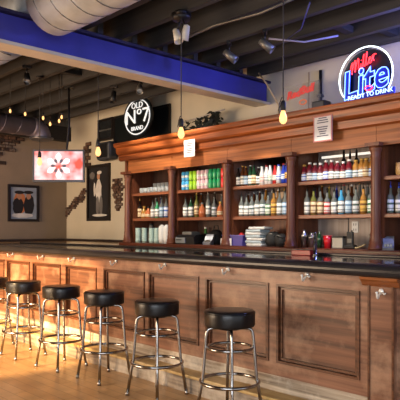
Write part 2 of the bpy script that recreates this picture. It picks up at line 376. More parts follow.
def LB(name, rgb, band, m2=.16):
    m = mat(name, rgb, .6, var=.05, scale=70); nt = m.node_tree; b = nt.nodes['Principled BSDF']; src = b.inputs['Base Color'].links[0].from_socket
    tc = nt.nodes.new('ShaderNodeTexCoord'); sx = nt.nodes.new('ShaderNodeSeparateXYZ'); nt.links.new(tc.outputs['Generated'], sx.inputs[0])
    r = nt.nodes.new('ShaderNodeValToRGB'); r.color_ramp.interpolation = 'CONSTANT'; e = r.color_ramp.elements
    e[0].position = 0; e[0].color = (1, 1, 1, 1); e[1].position = .10; e[1].color = (0, 0, 0, 1)
    for p, v in ((.24, 1), (.30, 0), (.55, 1), (.70, 0), (.92, 1)): k = e.new(p); k.color = (v, v, v, 1)
    nt.links.new(sx.outputs[2], r.inputs[0])
    mx = nt.nodes.new('ShaderNodeMixRGB'); nt.links.new(r.outputs[0], mx.inputs[0]); nt.links.new(src, mx.inputs[1]); mx.inputs[2].default_value = (*s2l(band), 1)
    nt.links.new(mx.outputs[0], b.inputs['Base Color']); return m
lb = dict(white=LB('white_label', (240, 238, 232), (120, 126, 122)), cream=LB('cream_label', (226, 210, 170), (130, 84, 50)), green=LB('green_label', (226, 232, 220), (34, 110, 60)),
          red=LB('red_label', (226, 214, 206), (190, 36, 34)), black=mat('black_label', (34, 32, 34), .6), gold=LB('gold_label', (214, 172, 82), (110, 66, 26)),
          blue=LB('blue_label', (214, 224, 236), (50, 84, 170)), silver=LB('silver_label', (214, 218, 222), (70, 90, 84)), pale=LB('pale_blue_label', (196, 216, 230), (96, 130, 160)))
BAYS = ['leftmost bay', 'second bay', 'third bay', 'fourth bay', 'rightmost bay']
def put(proto, loc, label, group, used=set()):
    o = place(proto, used, loc, label, group, rz=random.uniform(0, 6))
    if 'can' not in proto['category']: k = random.uniform(.95, 1.05); o.scale = (k, k, random.uniform(.90, 1.07))
    return o
protos = {}
def P(kind, body, lab, capm):
    key = (kind, body, lab, capm)
    if key in protos: return protos[key]
    L = lb.get(lab); cm = {'steel': M['steel'], 'black': M['black'], 'white': M['white_p'], 'gold': lb['gold'], 'blue': gl['blue'], 'red': gl['red']}.get(capm)
    if kind == 'beer': p = bottle_proto(str(key), 'beer_bottle', 'bottle', beer(), gl[body], L and (.018, .12, L), (cap_beer(), cm, 'cap'))
    elif kind == 'alu': p = bottle_proto(str(key), 'aluminium_bottle', 'bottle', [(0, 0), (.029, .003), (.029, .13), (.026, .15), (.016, .19), (.014, .215), (0, .215)], gl[body], L and (.045, .115, L), ([(0, .214), (.016, .214), (.016, .235), (0, .235)], cm, 'cap'))
    elif kind == 'liquor': p = bottle_proto(str(key), 'liquor_bottle', 'bottle', liquor(), gl[body], L and (.014, .145, L), (pourer(), cm, 'pourer'))
    elif kind == 'tall': p = bottle_proto(str(key), 'liquor_bottle', 'bottle', liquor(.29, .031), gl[body], L and (.03, .15, L), (pourer(.29), cm, 'pourer'))
    elif kind == 'squat': p = bottle_proto(str(key), 'squat_bottle', 'bottle', [(0, 0), (.044, .004), (.047, .07), (.04, .11), (.018, .135), (.016, .16), (0, .16)], gl[body], L and (.02, .07, L), ([(0, .159), (.019, .159), (.019, .185), (0, .185)], cm, 'cap'))
    elif kind == 'juice': p = bottle_proto(str(key), 'juice_bottle', 'bottle', [(0, 0), (.035, .003), (.035, .12), (.032, .14), (.018, .17), (.018, .18), (0, .18)], gl[body], L and (.01, .09, L), ([(0, .179), (.02, .179), (.02, .20), (0, .20)], cm, 'cap'))
    elif kind == 'can':
        p = bottle_proto(str(key), 'drink_can', 'can', [(0, .004), (.024, 0), (.032, .012), (.032, .106), (.026, .118), (.026, .12), (0, .117)], gl[body], L and (.04, .075, L), None)
        MB().lathe([(0, .1165), (.024, .1165), (.026, .122), (.024, .1225), (.022, .119), (0, .119)], seg=12).build('lid', M['steel'], p)
    protos[key] = p
    return p
Z1, Z2, Z0 = 1.528, 1.886, 1.182

# leftmost bay, middle shelf
row = [('liquor', 'dark', 'cream', 'gold', 'dark bottle with cream label'), ('squat', 'gold', 'cream', 'gold', 'squat amber bottle with cream label'), ('squat', 'copper', 'cream', 'black', 'squat copper bottle with pale label'),
       ('liquor', 'clear', 'white', 'black', 'clear bottle with white label'), ('liquor', 'emerald', 'white', 'black', 'green bottle with white label'), ('liquor', 'clear', 'pale', 'black', 'clear bottle with pale blue label'),
       ('liquor', 'clear', 'blue', 'black', 'clear bottle with blue label'), ('liquor', 'clear', 'red', 'black', 'clear bottle with red label')]
for i, (k, b, l, c, d) in enumerate(row):
    put(P(k, b, l, c), (-6.60+.098*i, 5.12, Z1), '%s, %s from left in front row, middle shelf, leftmost bay' % (d, ORD[i]), 'bottles on the middle shelf of the leftmost bay')
row = [('tall', 'clear', 'blue', 'steel', 'tall clear bottle with steel pourer'), ('tall', 'navy', 'silver', 'steel', 'tall navy bottle with steel pourer'), ('tall', 'clear', 'silver', 'steel', 'tall silver-labelled bottle with pourer'),
       ('tall', 'violet', 'white', 'steel', 'tall violet bottle with pourer'), ('tall', 'clear', 'white', 'black', 'tall white-labelled bottle with pourer')]
for i, (k, b, l, c, d) in enumerate(row):
    put(P(k, b, l, c), (-6.42+.115*i, 5.27, Z1), '%s, %s in back row, middle shelf of leftmost bay' % (d, ORD[i]), 'bottles on the middle shelf of the leftmost bay')
# leftmost bay, top shelf: glasses
glass_m = mat('clear_glass', (226, 232, 232), .05, trans=.55, var=.03)
def tumbler(name, h, r0, r1):
    return MB().lathe([(0, .0), (r0, 0), (r1, h), (r1-.003, h), (r0-.003, .012), (0, .012)], seg=14).build(name, glass_m)
gt = tag(tumbler('short_glass', .075, .032, .036), 'x', 'glass'); gu = set()
for i in range(9):
    place(gt, gu, (-6.55+.081*i, 5.12, Z2), 'short clear glass, %s from left in front row, top shelf of leftmost bay' % ORD[i], 'glasses on the top shelf of the leftmost bay')
gt2 = tag(tumbler('tall_glass', .145, .03, .037), 'x', 'glass')
for i in range(7):
    place(gt2, gu, (-6.42+.088*i, 5.26, Z2), 'tall clear glass, %s from left in back row, top shelf of leftmost bay' % ORD[i], 'glasses on the top shelf of the leftmost bay')
# second bay, top shelf: cans two high
cols = [('sky', 'silver', 'sky blue')]*2+[('lime', None, 'lime green')]*2+[('pink', 'white', 'pale pink')]*3+[('emerald', None, 'emerald green')]*3+[('scarlet', None, 'red')]*2
for lv in range(2):
    for i, (b, l, d) in enumerate(cols):
        put(P('can', b, l, None), (-5.64+.0725*i, 5.11, Z2+lv*.123), '%s can, %s from left in %s layer on top shelf of second bay' % (d, ORD[i], ('lower', 'upper')[lv]), 'cans stacked two high in the second bay')
# second bay, middle shelf
row = [('liquor', 'clear', 'white', 'black', 'clear bottle with white label'), ('liquor', 'green', 'white', 'black', 'green bottle with white label'), ('tall', 'olive', 'cream', 'gold', 'tall olive bottle with cream label'),
       ('squat', 'copper', None, 'steel', 'squat copper bottle'), ('tall', 'clear', 'white', 'steel', 'tall clear bottle with white label'), ('liquor', 'clear', 'silver', 'steel', 'clear bottle with silver label'),
       ('squat', 'copper', 'cream', 'gold', 'squat copper bottle with cream label'), ('liquor', 'gold', 'cream', 'black', 'golden bottle with cream label')]
for i, (k, b, l, c, d) in enumerate(row):
    put(P(k, b, l, c), (-5.62+.107*i, 5.12, Z1), '%s, %s from left in front row, middle shelf, second bay' % (d, ORD[i]), 'bottles on the middle shelf of the second bay')
row = [('tall', 'dark', 'cream', 'black', 'tall dark bottle'), ('tall', 'amber', 'gold', 'steel', 'tall amber bottle'), ('tall', 'green', 'cream', 'steel', 'tall green bottle'), ('tall', 'dark', 'silver', 'steel', 'tall silver-labelled dark bottle'),
       ('tall', 'clear', 'silver', 'steel', 'tall clear silver-labelled bottle'), ('tall', 'clear', 'white', 'steel', 'tall clear white-labelled bottle')]
for i, (k, b, l, c, d) in enumerate(row):
    put(P(k, b, l, c), (-5.60+.125*i, 5.27, Z1), '%s with pourer, %s in back row, middle shelf, second bay' % (d, ORD[i]), 'bottles on the middle shelf of the second bay')
# third bay, top shelf
row = [('beer', 'dark', 'white', 'black', 'dark beer bottle with white label'), ('beer', 'amber', 'white', 'gold', 'amber beer bottle with white label'), ('beer', 'amber', 'pale', 'gold', 'amber beer bottle with pale label'),
       ('beer', 'green', 'white', 'white', 'green beer bottle with white label'), ('beer', 'green', 'cream', 'black', 'green beer bottle with cream label'), ('beer', 'dark', 'silver', 'white', 'dark beer bottle with silver label'),
       ('alu', 'white', 'red', 'white', 'white aluminium bottle with red label'), ('alu', 'white', 'silver', 'red', 'white aluminium bottle with silver label'), ('alu', 'white', 'green', 'white', 'white aluminium bottle with green label'),
       ('alu', 'red', 'white', 'red', 'red aluminium bottle with white label'), ('alu', 'white', 'blue', 'blue', 'white aluminium bottle with blue label'), ('alu', 'blue', 'blue', 'red', 'blue aluminium bottle with red cap'),
       ('alu', 'blue', 'gold', 'white', 'blue aluminium bottle with gold label'), ('alu', 'blue', 'white', 'gold', 'blue aluminium bottle with gold cap')]
for i, (k, b, l, c, d) in enumerate(row):
    put(P(k, b, l, c), (-4.655+.0612*i, 5.10+.01*(i % 2), Z2), '%s, %s from left on top shelf of third bay' % (d, ORD[i]), 'beer bottles on the top shelf of the third bay')
# third bay, middle shelf
row = [('liquor', 'clear', l, 'black', d) for l, d in (('white', 'clear bottle with white label'), ('white', 'clear bottle with white label'), ('silver', 'clear bottle with silver label'), ('white', 'clear bottle with white label'),
       ('silver', 'clear bottle with silver label'), ('green', 'clear bottle with green label'))]+[('liquor', 'gold', 'gold', 'black', 'golden bottle with gold label'), ('liquor', 'clear', 'white', 'black', 'clear bottle with white label'),
       ('liquor', 'clear', 'pale', 'black', 'clear bottle with pale blue label'), ('liquor', 'clear', 'white', 'black', 'clear bottle with white label')]
for i, (k, b, l, c, d) in enumerate(row):
    put(P(k, b, l, c), (-4.615+.082*i, 5.11, Z1), '%s, %s from left in front row, middle shelf, third bay' % (d, ORD[i]), 'bottles on the middle shelf of the third bay')
row = [('tall', 'amber', 'gold', 'steel', 'tall amber bottle')]*3+[('tall', 'gold', 'cream', 'steel', 'tall golden bottle'), ('tall', 'clear', 'red', 'white', 'tall clear red-labelled bottle'), ('tall', 'gold', 'white', 'white', 'tall golden white-labelled bottle'),
       ('tall', 'clear', 'gold', 'gold', 'tall clear gold-labelled bottle'), ('tall', 'gold', 'gold', 'gold', 'tall gold-labelled bottle'), ('tall', 'gold', 'cream', 'gold', 'tall golden cream-labelled bottle')]
for i, (k, b, l, c, d) in enumerate(row):
    put(P(k, b, l, c), (-4.63+.092*i, 5.25, Z1), '%s, %s from left in back row, middle shelf, third bay' % (d, ORD[i]), 'bottles on the middle shelf of the third bay')
# fourth bay, top shelf
for i in range(9):
    l = ('blue', 'white', 'pale', 'white', 'blue', 'white', 'silver', 'white', 'pale')[i]
    d = 'dark red juice bottle with %s label' % {'pale': 'pale blue'}.get(l, l)
    put(P('juice', 'dred', l, 'gold' if i == 0 else 'white'), (-3.69+.0735*i*.93, 5.10, Z2), '%s, %s from left, top shelf, fourth bay' % (d, ORD[i]), 'juice bottles on the top shelf of the fourth bay')
for i in range(3):
    put(P('tall', 'dark', 'black', 'black'), (-3.30+.075*i, 5.25, Z2-.06+.06), 'tall dark bottle with black pourer, %s of three at back of top shelf, fourth bay' % ORD[i], 'dark bottles at the back of the fourth bay top shelf')
for i in range(5):
    put(P('juice', 'gold', ('silver', 'white', 'cream', 'blue', 'white')[i], 'gold'), (-3.065+.057*i*1.0, 5.10+.012*(i % 2), Z2), 'golden yellow bottle with %s label, %s of five right on top shelf, fourth bay' % (('silver', 'white', 'cream', 'blue', 'white')[i], ORD[i]), 'golden bottles on the top shelf of the fourth bay')
# fourth bay, middle shelf
row = [('clear', 'white', 'white label'), ('olive', 'cream', 'cream label'), ('clear', 'cream', 'cream label'), ('clear', 'red', 'red label'), ('clear', 'white', 'white label'), ('sky', 'white', 'blue glass'), ('clear', 'pale', 'pale blue label'),
       ('clear', 'silver', 'silver label'), ('gold', 'gold', 'gold label'), ('clear', 'green', 'green label')]
for i, (b, l, d) in enumerate(row):
    put(P('liquor', b, l, 'black'), (-3.665+.0845*i, 5.11, Z1), 'bottle with %s, %s from left in front row, middle shelf, fourth bay' % (d, ORD[i]), 'bottles on the middle shelf of the fourth bay')
row = [('violet', 'black', 'tall violet bottle'), ('amber', 'gold', 'tall amber bottle'), ('olive', 'gold', 'tall yellow-labelled olive bottle'), ('navy', 'blue', 'tall navy bottle'), ('clear', 'red', 'tall red-labelled bottle'), ('amber', 'red', 'tall amber red-labelled bottle'),
       ('clear', 'cream', 'tall cream-labelled bottle'), ('clear', 'silver', 'tall silver-labelled bottle'), ('clear', 'white', 'tall white-labelled bottle')]
for i, (b, l, d) in enumerate(row):
    put(P('tall', b, l, ('black', 'gold', 'gold', 'blue', 'red', 'white', 'gold', 'steel', 'white')[i]), (-3.66+.091*i, 5.25, Z1), '%s, %s from left in back row, middle shelf, fourth bay' % (d, ORD[i]), 'bottles on the middle shelf of the fourth bay')
# rightmost bay, middle shelf
for i in range(4):
    l = ('silver', 'white', 'pale', 'silver')[i]
    put(P('liquor', 'clear', l, 'blue'), (-2.70+.085*i, 5.11, Z1), 'clear bottle with blue pourer and %s label, %s from left, rightmost bay' % ({'pale': 'pale blue'}.get(l, l), ORD[i]), 'blue-topped bottles in the rightmost bay')
mug = MB().lathe([(0, 0), (.045, 0), (.05, .05), (.046, .12), (.042, .12), (.044, .02), (0, .02)], seg=18).build('wooden_mug', wood('mug_wood', (206, 170, 110), (170, 128, 74), .5, 'z'))
mug.location = (-2.60, 5.12, Z2); tag(mug, 'pale wooden mug on the top shelf of the rightmost bay', 'mug')
MB().tube([(.045, 0, .03), (.075, 0, .035), (.08, 0, .06), (.075, 0, .09), (.045, 0, .095)], .006).build('handle', M['bar_cap'], mug)

# ------------------------------------------------------------------ things on the back ledge
cupm = mat('mint_plastic', (178, 206, 200), .45, var=.05); cupw = mat('white_foam', (222, 224, 222), .6, var=.04)
def stack(name, h, m, n):
    prof = [(0, 0), (.036, 0)]
    for i in range(n):
        z = .03+(h-.03)*i/(n-1); prof += [(.041, z-.004), (.045, z), (.041, z+.004)]
    prof += [(.043, h), (.038, h), (.034, h-.04), (0, h-.04)]
    return MB().lathe(prof, seg=18).build(name, m)
cs = tag(stack('cup_stack', .205, cupm, 8), 'x', 'cups'); cu = set()
for i, x in enumerate((-6.585, -6.44, -6.275, -6.165)):
    place(cs, cu, (x, 5.08, Z0), 'stack of pale mint plastic cups, %s from left on the ledge of leftmost bay' % ORD[i], 'stacks of mint cups on the back ledge')
cs2 = tag(MB().lathe([(0, 0), (.042, 0), (.05, .05), (.05, .19), (.042, .225), (.02, .25), (0, .255)], seg=18).build('cup_sleeve', cupw), 'x', 'cups')
for i, x in enumerate((-6.03, -5.93)):
    place(cs2, cu, (x, 5.06, Z0), 'tall rounded white sleeve of foam cups, %s one beside the mint cups' % ('left', 'right')[i], 'white cup sleeves on the back ledge')
jg = tag(MB().lathe([(0, 0), (.05, 0), (.055, .12), (.03, .2), (.025, .25), (0, .25)], seg=16).build('grey_jug', mat('grey_jug', (120, 118, 116), .5)), 'grey jug behind the stacks of mint cups', 'jug')
jg.location = (-6.50, 5.25, Z0); MB().lathe([(0, .249), (.028, .249), (.028, .27), (0, .27)], seg=12).build('lid', M['black'], jg)

rg = thing('receipt_printer', 'boxy black and grey printer on the ledge of the second bay', 'printer', (-5.50, 5.08, Z0))
MB().prism([(-.12, .0), (-.13, .09), (-.08, .12), (.2, .135), (.2, 0)], -.13, .22).build('body', M['black'], rg)
MB().box(-.12, .06, -.14, -.12, .015, .085, .004).build('front_panel', mat('grey_panel', (130, 136, 138), .35), rg)
MB().box(-.08, .10, -.06, .10, .118, .16, .01).build('top_cover', mat('cover_grey', (110, 108, 104), .45), rg)
MB().box(-.10, .0, -.144, -.138, .05, .062).build('slot', M['black'], rg)
bag = MB(); bag.lathe([(0, 0), (.09, .0), (.11, .06), (.09, .15), (.05, .19), (0, .2)], seg=16)
bg = bag.build('black_bag', M['rubber']); bg.scale = (1, .9, .95); bg.location = (-5.17, 5.24, Z0); tag(bg, 'slumped black bag behind the grey scanner, second bay', 'bag')
MB().tube([(-.05, 0, .18), (-.03, 0, .25), (.03, 0, .25), (.05, 0, .18)], .008).build('handle', M['rubber'], bg)
gb = tag(MB().lathe([(0, 0), (.03, 0), (.03, .12), (.014, .17), (.014, .2), (0, .2)], seg=12).build('green_bottle', mat('bright_green', (70, 140, 60), .35)), 'small green bottle behind the black printer', 'bottle')
gb.location = (-5.48, 5.355, Z0); MB().lathe([(0, .199), (.017, .199), (.017, .22), (0, .22)], seg=10).build('cap', M['white_p'], gb)
cl_ = mat('yellow_card', (214, 200, 120), .7)
cd = tag(MB().box(-.05, .05, -.01, .01, 0, .2).build('yellow_carton', cl_), 'pale yellow carton at the back right of second bay ledge', 'carton'); cd.location = (-5.04, 5.39, Z0)
def terminal(loc, label, m, rz):
    t = thing('card_terminal', label, 'card terminal', loc, rz)
    MB().prism([(-.10, 0), (-.11, .025), (-.02, .055), (.03, .11), (.07, .13), (.08, .1), (.05, 0)], -.05, .05).build('body', m, t)
    MB().prism([(-.005, .066), (.028, .108), (.032, .106), (-.002, .062)], -.04, .04).build('screen', M['black'], t)
    k = MB()
    for i in range(3):
        for j in range(3): k.box(-.034+.025*i, -.016+.025*i, -.09+.024*j, -.074+.024*j, .024+.009*j, .042+.009*j)
    k.build('keypad', M['greymetal'], t)
    return t
terminal((-5.12, 5.06, Z0), 'silver grey card terminal in front of the black bag', mat('terminal_silver', (170, 172, 176), .35, .3), .5)
terminal((-2.69, 5.05, Z0), 'grey card terminal on the ledge of the rightmost bay', mat('terminal_grey', (150, 154, 160), .35, .3), .45)
# third bay ledge
bn = thing('plastic_bin', 'purple plastic bin with pale contents on the third bay ledge', 'bin', (-4.66, 5.09, Z0))
pur = mat('purple_plastic', (74, 64, 140), .4)
b = MB(); b.prism([(-.15, 0), (.15, 0), (.165, .12), (-.165, .12)], -.09, -.082, 'xz'); b.prism([(-.15, 0), (.15, 0), (.165, .12), (-.165, .12)], .082, .09, 'xz')
b.box(-.155, -.147, -.085, .085, 0, .118); b.box(.147, .155, -.085, .085, 0, .118); b.box(-.15, .15, -.085, .085, 0, .008); b.build('bin_body', pur, bn)
b = MB(); b.framebox(-.172, .172, -.098, .098, .014, .115, .125)
rim = MB()
for a in ((-.172, .172, -.098, -.084), (-.172, .172, .084, .098), (-.172, -.158, -.084, .084), (.158, .172, -.084, .084)): rim.box(a[0], a[1], a[2], a[3], .116, .126)
b.bm.free(); rim.build('rim', mat('lilac_rim', (110, 100, 176), .4), bn)
wb = tag(MB().box(-.09, .09, -.004, .004, 0, .085, .003).build('white_card', M['paper']), 'white card standing against the front of the purple bin', 'card'); wb.location = (-4.75, 4.985, Z0)
rp = tag(MB().lathe([(0, 0), (.03, 0), (.034, .12), (.02, .14), (0, .145)], seg=12).build('red_cup', mat('red_plastic', (200, 50, 50), .4)), 'red cup standing inside the purple bin', 'cup'); rp.location = (-4.62, 5.12, Z0+.01)
tw = [mat('white_cloth', (214, 214, 210), .9, var=.08, scale=20, bump=.3), mat('blue_grey_cloth', (176, 190, 196), .9, var=.08, scale=20, bump=.3)]
for i in range(7):
    z = Z0+.032*i; ox = random.uniform(-.015, .015)
    o = MB().box(-.115, .115, -.09, .09, 0, .031, .012).build('folded_towel', tw[i % 2]); o.location = (-4.345+ox+(.04 if i == 6 else 0), 5.10, z); o.rotation_euler.z = random.uniform(-.08, .08)
    tag(o, 'folded %s bar towel, %s from bottom of the towel stack' % (('white', 'blue grey')[i % 2], ORD[i]), 'towel', 'folded towels stacked on the back ledge')
for i, (x, y, s, lab) in enumerate(((-4.15, 5.14, 1.0, 'black cloth bundle directly right of the towel stack'), (-4.00, 5.10, .85, 'smaller black bundle at the right end of third bay ledge'))):
    m = MB(); m.lathe([(0, 0), (.075*s, 0), (.095*s, .05*s), (.08*s, .12*s), (.05*s, .15*s), (0, .16*s)], seg=10)
    for v in m.bm.verts: v.co += Vector((random.uniform(-.012, .012), random.uniform(-.012, .012), random.uniform(0, .015) if v.co.z > .02 else 0))
    o = m.build('black_bundle', M['rubber']); o.location = (x, y, Z0); tag(o, lab, 'bundle')
    MB().tube([(-.04, -.05, .13*s), (0, -.075, .15*s), (.05, -.05, .12*s)], .008).build('strap', M['greymetal'], o)
# fourth bay ledge
def shaker(loc, label, h):
    o = MB().lathe([(0, 0), (.032, 0), (.042, h*.62), (.043, h*.64), (.036, h*.78), (.02, h*.88), (.018, h), (0, h)], seg=18).build('cocktail_shaker', M['steel']); o.location = loc
    tag(o, label, 'cocktail shaker', 'steel shakers on the back ledge'); MB().lathe([(.0425, h*.62), (.0445, h*.63), (.0445, h*.66), (.0425, h*.67)], seg=18).build('collar', M['chrome'], o)
shaker((-3.68, 5.08, Z0), 'steel cocktail shaker, taller one left on fourth bay ledge', .19)
shaker((-3.585, 5.08, Z0), 'steel cocktail shaker, shorter one beside the green bottle', .16)
o = P('beer', 'green', None, 'steel').copy(); COL.objects.link(o)
o.name = 'green_bottle'; o.location = (-3.50, 5.10, Z0); o.scale = (1, 1, .75); tag(o, 'green glass bottle between the steel shaker and red tumbler', 'bottle')
c = MB().lathe([(0, .22), (.0145, .22), (.0145, .23), (0, .23)], seg=8).build('cap', M['steel'], o)
o = MB().lathe([(0, 0), (.034, 0), (.046, .13), (.043, .13), (.032, .01), (0, .01)], seg=18).build('red_tumbler', mat('glossy_red', (206, 24, 36), .3)); o.location = (-3.385, 5.08, Z0); tag(o, 'bright red plastic tumbler standing on the fourth bay ledge', 'cup')
MB().tube(ring(.046, .13, 20), .003, 6, True).build('rim', mat('pale_red', (230, 120, 120), .4), o)
gb2 = tag(MB().box(-.065, .065, -.05, .05, 0, .115, .008).build('tin_canister', mat('tin_grey', (150, 148, 142), .45, .3)), 'grey tin box between red tumbler and black radio', 'tin'); gb2.location = (-3.265, 5.12, Z0)
MB().box(-.068, .068, -.053, .053, .105, .125, .004).build('lid', M['black'], gb2)
rd = thing('handheld_radio', 'black handheld radio with antenna standing in its charger', 'radio', (-3.12, 5.08, Z0), .2)
MB().box(-.055, .055, -.05, .05, 0, .04, .01).build('charger_base', M['black'], rd)
MB().box(-.032, .032, -.02, .02, .03, .17, .006).build('body', M['black'], rd)
MB().tube([(-.018, 0, .165), (-.018, 0, .31)], [.007, .004]).build('antenna', M['rubber'], rd)
MB().lathe([(0, .17), (.009, .17), (.009, .188), (0, .188)], (.016, 0, 0), 10).build('knob', M['greymetal'], rd)
MB().box(-.022, .022, -.023, -.02, .06, .1).build('speaker_grille', M['greymetal'], rd)
ol = tag(MB().box(-.038, .038, -.008, 0, -.06, .06, .003).build('power_outlet', M['white_p']), 'white power outlet on the pale panel behind the radio', 'outlet'); ol.location = (-3.27, 5.424, 1.40)
s = MB()
for z in (-.028, .028): s.box(-.016, -.010, -.010, -.008, z-.012, z+.012); s.box(.010, .016, -.010, -.008, z-.012, z+.012)
s.build('socket_slots', M['black'], ol)
o = MB().tube([(-.07, .02, .008), (-.02, -.03, .01), (.03, -.01, .03), (.05, .02, .045), (.02, .03, .03), (-.03, .03, .012)], .008).build('tan_cable', mat('tan_cable', (186, 164, 122), .6)); o.location = (-3.0, 5.06, Z0); tag(o, 'coiled tan cable right of the black radio', 'cable')
o = MB().box(-.018, .018, -.015, .015, 0, .15, .004).build('black_phone', M['black']); o.location = (-2.95, 5.2, Z0); tag(o, 'upright black handset near the column, fourth bay', 'phone')
MB().box(-.012, .012, -.017, -.015, .09, .13).build('screen', M['greymetal'], o)
o = MB().lathe([(0, 0), (.05, 0), (.07, .05), (.065, .055), (0, .02)], seg=18).build('yellow_bowl', gl['gold']); o.location = (-2.62, 5.27, Z0); o.scale = (1, 1, 1); tag(o, 'small yellow bowl behind the grey card terminal', 'bowl')
MB().tube(ring(.068, .053, 20), .003, 6, True).build('rim', lb['gold'], o)
# things on the bar counter
tp = thing('drink_tap', 'slim chrome drink tap rising from the back of the counter', 'tap', (-2.83, 4.06, 1.155))
MB().lathe([(0, 0), (.026, 0), (.026, .012), (.018, .016), (.018, .19), (.014, .2), (0, .2)], seg=16).build('column', M['chrome'], tp)
MB().tube([(0, 0, .17), (0, -.05, .175), (0, -.07, .15)], .007).build('spout', M['chrome'], tp)
rt = thing('garnish_tray', 'low red and black garnish tray left of the chrome tap', 'tray', (-2.96, 4.08, 1.155))
MB().box(-.10, .10, -.05, .05, 0, .045, .006).build('tray', mat('tray_red', (150, 40, 40), .35), rt)
m = MB()
for i in range(3): m.box(-.09+.062*i, -.036+.062*i, -.042, .042, .040, .049)
m.build('compartment', M['black'], rt)

# ------------------------------------------------------------------ neon sign on the cornice
ns_ = thing('neon_sign', 'round lit neon beer sign in red, white and blue on the cornice', 'neon sign', (-2.84, 4.885, 2.822))
RX = (PI/2, 0, 0)
arc = [(.28*math.cos(math.radians(a)), 0, .28*math.sin(math.radians(a))) for a in range(-32, 217, 6)]
MB().tube(arc, .0065, 8).build('arc_tube', M['tubewhite'], ns_)
poly = [(.262*math.cos(math.radians(a)), .262*math.sin(math.radians(a))) for a in range(-40, 221, 10)]
MB().prism(poly, .03, .045, 'xz').build('back_board', M['signback'], ns_)
def stroke(pts, n=6):
    # smooth curve through points
    P_ = [pts[0]]+pts+[pts[-1]]; out = []
    for a, b, c, d in zip(P_, P_[1:], P_[2:], P_[3:]):
        for k in range(n):
            t = k/n; out.append(tuple(.5*(2*b[q]+(c[q]-a[q])*t+(2*a[q]-5*b[q]+4*c[q]-d[q])*t*t+(3*b[q]-a[q]-3*c[q]+d[q])*t**3) for q in (0, 1)))
    return out+[pts[-1]]
script = [[(-.02, .45), (.06, .75), (.14, .9), (.10, .4), (.04, .0), (.16, .6), (.34, .98), (.30, .5), (.27, .05), (.38, .6), (.55, .98), (.53, .5), (.52, .08), (.60, .06), (.70, .36)],
          [(.70, .42), (.68, .12), (.74, .06), (.82, .4), (.93, .92), (.96, 1.02), (.90, .92), (.86, .3), (.88, .08), (.96, .14), (1.08, .7), (1.15, 1.02), (1.10, .98), (1.04, .4), (1.05, .08), (1.14, .12), (1.26, .3), (1.36, .44), (1.28, .52), (1.21, .3), (1.26, .06), (1.38, .12), (1.47, .48), (1.53, .46), (1.50, .2), (1.54, .05)],
          [(1.53, .46), (1.62, .54), (1.70, .46)], [(.735, .66), (.75, .70)]]
ca_, sa_ = math.cos(.34), math.sin(.34); m = MB()
for st_ in script:
    pp = []
    for a, b in stroke(st_):
        u, v = (a-.85)*.165+(b-.5)*.03, (b-.5)*.11; pp.append((u*ca_-v*sa_-.012, -.014, u*sa_+v*ca_+.143))
    m.tube(pp, .005, 6)
m.build('red_script', M['tubered'], ns_)
text_mesh('blue_lettering', 'Lite', .36, (-.005, 0, -.045), (PI/2, -.15, 0), M['letterblue'], ns_, extrude=.006, shear=.22, sx=.88, bold=.009)
text_mesh('outline_tube', 'Lite', .36, (-.005, -.014, -.045), (PI/2, -.15, 0), M['tubeblue'], ns_, outline=.0045, shear=.22, sx=.88, bold=.009)
text_mesh('inner_tube', 'Lite', .36, (-.005, -.022, -.045), (PI/2, -.15, 0), M['tubepale'], ns_, outline=.002, shear=.22, sx=.88, bold=.009)
for w_, x_ in (('READY', -.085), ('TO', .062), ('DRINK', .205)):
    text_mesh('lower_lettering', w_, .058, (x_, -.020, -.180+.03*x_), (PI/2, -.03, 0), M['tubepale'], ns_, extrude=.003)
MB().box(-.17, .30, -.014, .01, -.212, -.148).build('lower_board', M['letterblue'], ns_)
MB().tube([(.042*math.cos(a)+.05, -.026, .022*math.sin(a)-.12) for a in [2*PI*i/6 for i in range(6)]], .005, 6, True).build('red_emblem', M['tubered'], ns_)
m = MB()
for x in (-.17, .2): m.box(x-.008, x+.008, .015, .05, -.205, -.1); m.box(x-.04, x+.04, .01, .07, -.212, -.195)
m.tube([(-.2, .03, -.19), (.25, .03, -.19)], .006)
m.build('stand', M['black'], ns_)

# round black sign with white lettering on the wall
os_ = thing('oval_sign', 'black oval whiskey sign with white ring and lettering on dark panel', 'sign', (-6.66, 5.12, 3.005))
MB().prism([((.34)*math.cos(2*PI*i/40), .295*math.sin(2*PI*i/40)) for i in range(40)], 0, .025, 'xz').build('board', M['signpanel'], os_)
MB().tube([(.29*math.cos(2*PI*i/40), -.004, .25*math.sin(2*PI*i/40)) for i in range(40)], .010, 6, True).build('white_ring', M['white_sign'], os_)
MB().tube([(.2, .012, .2), (.2, .012, .545)], .006).build('hanger', M['blackmetal'], os_); MB().tube([(-.2, .012, .2), (-.2, .012, .545)], .006).build('hanger', M['blackmetal'], os_)
text_mesh('top_lettering', 'OLD', .12, (0, -.006, .165), RX, M['white_sign'], os_, extrude=.004, sx=1.1)
text_mesh('middle_lettering', 'Nº7', .29, (0, -.006, .0), RX, M['white_sign'], os_, extrude=.004, sx=1.2)
text_mesh('bottom_lettering', 'BRAND', .085, (0, -.006, -.165), RX, M['white_sign'], os_, extrude=.004)
o = MB().box(-.70, .70, 0, .02, -.36, .30).build('dark_wall_panel', M['signpanel']); o.location = (-7.02, 5.455, 2.9); tag(o, 'large black wall panel behind the oval sign', 'panel')
m = MB(); m.framebox(-.70, .70, -.36, .30, .03, -.012, 0); m.build('edge_frame', M['frame'], o)
wf = thing('framed_mirror', 'dark framed mirror high on the wall left of the oval sign', 'mirror', (-7.94, 5.47, 2.84))
m = MB(); m.framebox(-.22, .22, 0, .36, .035, -.04, 0); m.build('frame', M['frame'], wf)
MB().box(-.19, .19, -.02, -.005, .03, .33).build('dark_glass', mat('smoked_glass', (36, 38, 40), .12), wf)
MB().box(-.19, .19, -.03, -.02, .165, .185).build('glazing_bar', M['greymetal'], wf)
